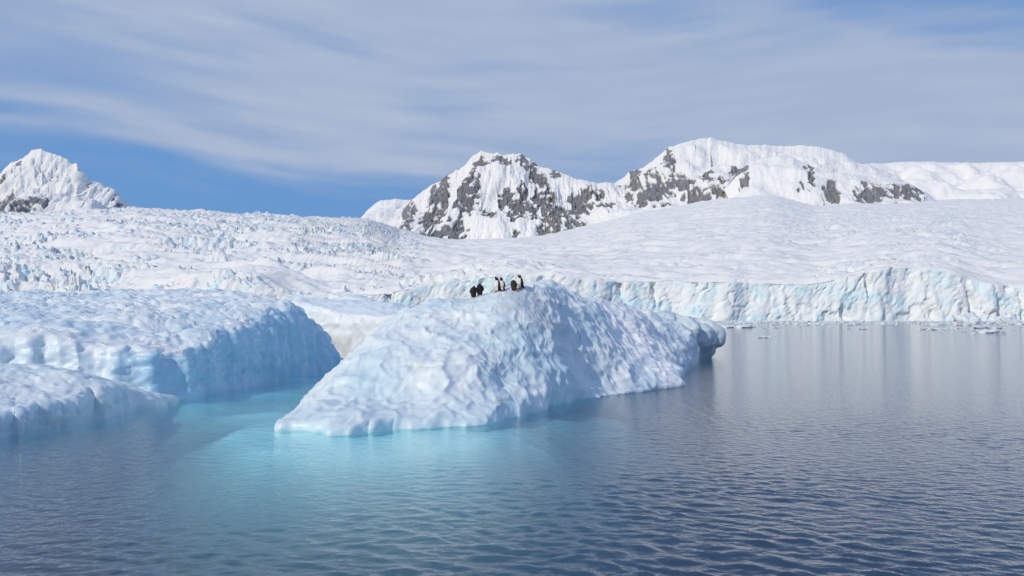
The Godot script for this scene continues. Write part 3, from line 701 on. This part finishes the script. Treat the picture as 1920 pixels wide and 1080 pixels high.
func sky_picture() -> ImageTexture:
	var w := 2048
	var h := 1024
	var data := PackedFloat32Array()
	data.resize(w * h * 3)
	var wisp := noise(FastNoiseLite.TYPE_SIMPLEX, 1.0, 51, 5)
	var veil := noise(FastNoiseLite.TYPE_SIMPLEX, 1.0, 52, 3)
	var fine := noise(FastNoiseLite.TYPE_SIMPLEX, 1.0, 53, 4)
	var warp := noise(FastNoiseLite.TYPE_SIMPLEX, 1.6, 54, 2)
	var low := Color(0.16, 0.345, 0.65)
	var high := Color(0.075, 0.2, 0.53)
	var cloud := Color(0.385, 0.47, 0.635)
	var bright := Color(0.47, 0.54, 0.68)
	for y in h:
		var el := (0.5 - (y + 0.5) / h) * PI
		for x in w:
			var at := (y * w + x) * 3
			if el < -0.02:
				data[at] = 0.3; data[at + 1] = 0.36; data[at + 2] = 0.45
				continue
			var az := ((x + 0.5) / w - 0.5) * TAU
			var v := Vector3(-sin(az) * cos(el), sin(el), -cos(az) * cos(el))
			var blue := low.lerp(high, clampf(el / 0.75, 0, 1))
			# a sheet of cirrus seen in perspective, drawn out into long streaks
			var ty := v.y + 0.045 * v.x
			var bend := warp.get_noise_3dv(v) * 0.02
			var s := wisp.get_noise_3d(v.x * 1.6, (ty + bend) * 15.0, v.z * 1.6)
			var f := fine.get_noise_3d(v.x * 5.0, (ty + bend) * 42.0, v.z * 5.0)
			var big := veil.get_noise_3d(v.x * 1.3 + 3.0, ty * 5.0, v.z * 1.3)
			var edge := smoothstep(0.11, 0.2, v.y + s * 0.05 + f * 0.012 + v.x * 0.07)
			var cover := clampf(edge * (0.93 + 0.7 * maxf(v.x, 0.0) * (1.0 - smoothstep(0.24, 0.36, v.y)) + s * 0.3 + big * 0.45 + f * 0.14) * (1.0 - 0.75 * smoothstep(0.425, 0.5, v.y + v.x * 0.35 + s * 0.06 + f * 0.03) * (1.0 - smoothstep(0.7, 0.95, v.y))), 0.0, 1.0)
			var c := blue.lerp(cloud.lerp(bright, clampf(0.2 + f * 0.5 + s * 0.4, 0, 1)), cover * 0.94)
			data[at] = c.r; data[at + 1] = c.g; data[at + 2] = c.b
	return ImageTexture.create_from_image(Image.create_from_data(w, h, false, Image.FORMAT_RGBF, data.to_byte_array()))

func _ready() -> void:
	var cam := Camera3D.new()
	cam.name = "camera"
	cam.fov = 40.0
	cam.position = Vector3(0, 5, 0)
	cam.rotation_degrees = Vector3(2.007, 0, 0)
	cam.near = 0.5
	cam.far = 20000.0
	add_child(cam)
	cam.current = true
	var env := Environment.new()
	env.background_mode = Environment.BG_SKY
	env.sky = Sky.new()
	var pano := PanoramaSkyMaterial.new()
	pano.panorama = sky_picture()
	env.sky.sky_material = pano
	env.tonemap_mode = Environment.TONE_MAPPER_LINEAR
	env.tonemap_exposure = 1.0
	env.sdfgi_enabled = true
	env.ssao_enabled = true
	env.ssil_enabled = true
	env.volumetric_fog_enabled = true
	env.volumetric_fog_density = 0.0
	var we := WorldEnvironment.new()
	we.name = "environment"
	we.environment = env
	add_child(we)
	var sun := DirectionalLight3D.new()
	sun.name = "sun"
	sun.light_energy = 0.74
	sun.light_color = Color(1.0, 0.955, 0.87)
	sun.light_angular_distance = 0.5
	sun.shadow_enabled = true
	sun.look_at_from_position(Vector3(-0.53, 0.54, 0.6), Vector3.ZERO)
	add_child(sun)
	sea()
	glacier()
	mountain("mountain_west", WEST_RIDGE, WEST_FOOT, WEST_ROCK, {nu = 340, nv = 130, seed = 61, jag = 14.0, hollow = 0.2, ribs = 26.0, swell = 75.0, crag = 10.0, fan = 0.15, label = "snowy pointed mountain behind the glacier on the left"})
	mountain("mountain_hump", HUMP_RIDGE, HUMP_FOOT, HUMP_ROCK, {nu = 120, nv = 60, seed = 62, jag = 6.0, hollow = 0.0, ribs = 8.0, swell = 40.0, crag = 4.0, fan = 0.1, label = "small rounded snow hump beside the flat topped peak"})
	mountain("mountain_peak", PEAK_RIDGE, PEAK_FOOT, PEAK_ROCK, {nu = 640, nv = 240, seed = 63, jag = 9.0, hollow = 0.3, ribs = 20.0, swell = 55.0, crag = 14.0, fan = 0.35, label = "flat topped rocky peak with snow gullies in the middle"})
	mountain("mountain_dome", DOME_RIDGE, DOME_FOOT, DOME_ROCK, {nu = 640, nv = 180, seed = 64, jag = 7.0, hollow = 0.15, ribs = 5.0, swell = 70.0, crag = 12.0, fan = 0.1, label = "broad snow dome with dark crags on its left flank"})
	mountain("mountain_shoulder", SHOULDER_RIDGE, SHOULDER_FOOT, SHOULDER_ROCK, {nu = 360, nv = 120, seed = 65, jag = 5.0, hollow = -0.25, ribs = 4.0, swell = 50.0, crag = 10.0, fan = 0.1, label = "rounded snow shoulder with rock outcrops below the dome"})
	mountain("mountain_plateau", PLATEAU_RIDGE, PLATEAU_FOOT, PLATEAU_ROCK, {nu = 260, nv = 80, seed = 66, jag = 4.0, hollow = 0.0, ribs = 6.0, swell = 90.0, crag = 5.0, fan = 0.0, label = "long smooth snow plateau on the right skyline"})
	var ice := surface(0.42, 0.5)
	# the mound that carries the penguins
	var main := Node3D.new()
	main.name = "iceberg"
	main.position = Vector3(2, 0, -58)
	add_child(main)
	tag(main, "pale blue scalloped iceberg mound with penguins on its crest", "iceberg", "icebergs in the foreground")
	var b := put("mound", ice_body(MAIN_OUTLINE, Vector2(-2, -52), MAIN_HEIGHTS, {around = 1250, rim_rows = 10, top_rows = 175, seed = 71, cups = 0.72, second = 0.45, cup_depth = 0.4, lumps = 0.5, base = Color(0.77, 0.82, 0.84), blue = Color(0.56, 0.72, 0.8), wall_share = 0.35, soft = 4.0, calm = Vector3(-0.8, -47.3, 3.6), spread = -0.9, firn_at = Vector3(11.5, -61, 7.5), flip = false, ragged = 0.55, uneven = 0.3, coarse_behind = -66.0}), ice, main)
	b.position = -main.position
	b = put("overhanging_end", ice_body(LUMP_OUTLINE, Vector2(19.6, -97), [[19.6, -97, 5.6], [22.6, -96, 4.4], [23.6, -97.5, 3.6], [17, -95, 5.4], [17, -99, 4.8], [20.5, -93.5, 5.0]], {around = 220, rim_rows = 26, top_rows = 24, seed = 72, cups = 0.55, cup_depth = 0.6, lumps = 1.0, base = Color(0.74, 0.79, 0.81), blue = Color(0.52, 0.64, 0.7), wall_share = 0.2, flip = false, ragged = 1.9, power = 3.2, flare = 1.3}), ice, main)
	b.position = -main.position
	b = put("submerged_foot", ice_body(FOOT_OUTLINE, Vector2(-8, -44), FOOT_HEIGHTS, {around = 360, rim_rows = 12, top_rows = 50, seed = 76, cups = 0.3, cup_depth = 0.06, lumps = 0.25, base = Color(0.38, 0.95, 0.96), blue = Color(0.26, 0.88, 0.94), wall_share = 0.0, flip = false, ragged = 0.2, uneven = 0.0, power = 1.5, spread = -1.4, under = Color(0.4, 0.78, 0.84)}), ice, main)  # base colours carry the painted turquoise tint of light through water
	b.position = -main.position + Vector3(0, -5.95, 0)
	var mound: ArrayMesh = main.get_node("mound").mesh
	var left := Node3D.new()
	left.name = "iceberg"
	left.position = Vector3(-45, 0, -72)
	add_child(left, true)
	tag(left, "wide low iceberg with dimpled top and shaded blue side wall on the left", "iceberg", "icebergs in the foreground")
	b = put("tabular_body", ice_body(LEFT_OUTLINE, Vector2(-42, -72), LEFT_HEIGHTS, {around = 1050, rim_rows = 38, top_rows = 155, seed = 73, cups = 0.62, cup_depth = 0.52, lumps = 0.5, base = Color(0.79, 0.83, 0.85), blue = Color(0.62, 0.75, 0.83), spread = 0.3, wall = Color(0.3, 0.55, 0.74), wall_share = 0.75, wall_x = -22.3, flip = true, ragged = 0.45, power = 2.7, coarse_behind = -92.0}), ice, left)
	b.position = -left.position
	b = put("front_ledge", ice_body(LEDGE_OUTLINE, Vector2(-27, -41), LEDGE_HEIGHTS, {around = 520, rim_rows = 30, top_rows = 60, seed = 74, cups = 0.8, cup_depth = 0.28, lumps = 0.35, base = Color(0.76, 0.81, 0.83), blue = Color(0.58, 0.71, 0.79), spread = 0.45, wall_share = 0.3, flip = false, ragged = 0.7, power = 3.0}), ice, left)
	b.position = -left.position
	var rear := Node3D.new()
	rear.name = "iceberg"
	rear.position = Vector3(-15, 0, -108)
	add_child(rear, true)
	tag(rear, "sunlit white ice wall closing the channel between the two blue icebergs", "iceberg", "icebergs in the foreground")
	b = put("ice_wall", ice_body(REAR_OUTLINE, Vector2(-15, -108), REAR_HEIGHTS, {around = 520, rim_rows = 36, top_rows = 60, seed = 75, cups = 0.35, cup_depth = 0.3, lumps = 0.5, base = Color(0.85, 0.88, 0.9), blue = Color(0.74, 0.83, 0.88), wall = Color(0.86, 0.88, 0.89), flip = false, ragged = 0.3, power = 3.4}), ice, rear)
	b.position = -rear.position
	penguin("penguin", Vector3(-2.29, ground(mound, -2.29, -47.1) - 0.01, -47.1), 172, {hunch = 0.9, label = "dark backed penguin with pale neck mark, leftmost of the six on the crest"})
	penguin("penguin", Vector3(-1.92, ground(mound, -1.92, -47.3) - 0.01, -47.3), 196, {hunch = 1.0, size = 1.03, label = "dark backed hunched penguin, second from the left on the crest"})
	penguin("penguin", Vector3(-0.86, ground(mound, -0.86, -47.0) - 0.01, -47.0), -62, {size = 1.08, label = "upright penguin in profile facing left, front one of the middle pair"})
	penguin("penguin", Vector3(-0.61, ground(mound, -0.61, -47.9) - 0.01, -47.9), -38, {size = 1.02, label = "white bellied penguin standing just behind another, middle of the group"})
	penguin("penguin", Vector3(0.1, ground(mound, 0.1, -47.4) - 0.01, -47.4), -140, {hunch = 1.0, size = 1.02, bend = Vector3(-0.1, -0.05, 0.02), coat = Color(0.06, 0.042, 0.034), label = "brownish penguin bent over preening, beside the rightmost penguin"})
	penguin("penguin", Vector3(0.52, ground(mound, 0.52, -47.9) - 0.01, -47.9), -70, {size = 1.05, label = "white fronted penguin facing left, rightmost of the six on the crest"})
	# loose ice on the far water
	for g in [[300.0, -520.0, 9.0, "larger white floating ice chunk near the right edge of the far water"], [437.0, -700.0, 9.0, "white ice chunk against the cliff foot at the far right edge"]]:
		var chunk := put("growler", floe(90 + int(g[0]), 1.0), ice)
		chunk.position = Vector3(g[0], -0.4, g[1])
		chunk.scale = Vector3(g[2], g[2] * 0.75, g[2] * 0.6)
		tag(chunk, g[3], "ice chunk", "loose ice chunks")
	rng.seed = 9
	var mm := MultiMesh.new()
	mm.transform_format = MultiMesh.TRANSFORM_3D
	mm.mesh = floe(88, 0.45)
	mm.instance_count = 900
	var drift := noise(FastNoiseLite.TYPE_SIMPLEX, 0.012, 91, 2)
	var put_in := 0
	while put_in < 900:
		var dz := 180.0 + 540.0 * sqrt(rng.randf())
		var dx := rng.randf_range(0.1, 0.72) * dz
		if drift.get_noise_2d(dx * 0.6, dz * 1.6) < 0.34 - 0.55 * smoothstep(330.0, 640.0, dz):
			continue
		var s := rng.randf_range(0.25, 1.3) * pow(rng.randf(), 1.5) * 2.2 + 0.2
		mm.set_instance_transform(put_in, Transform3D(Basis(Vector3.UP, rng.randf() * TAU).scaled(Vector3(s * 1.6, s * 0.8, s)), Vector3(dx, -0.03, -dz)))
		put_in += 1
	var brash := MultiMeshInstance3D.new()
	brash.name = "brash_ice"
	brash.multimesh = mm
	brash.material_override = ice
	add_child(brash)
	tag(brash, "thin scatter of small brash ice on the far water", "", "", "stuff")
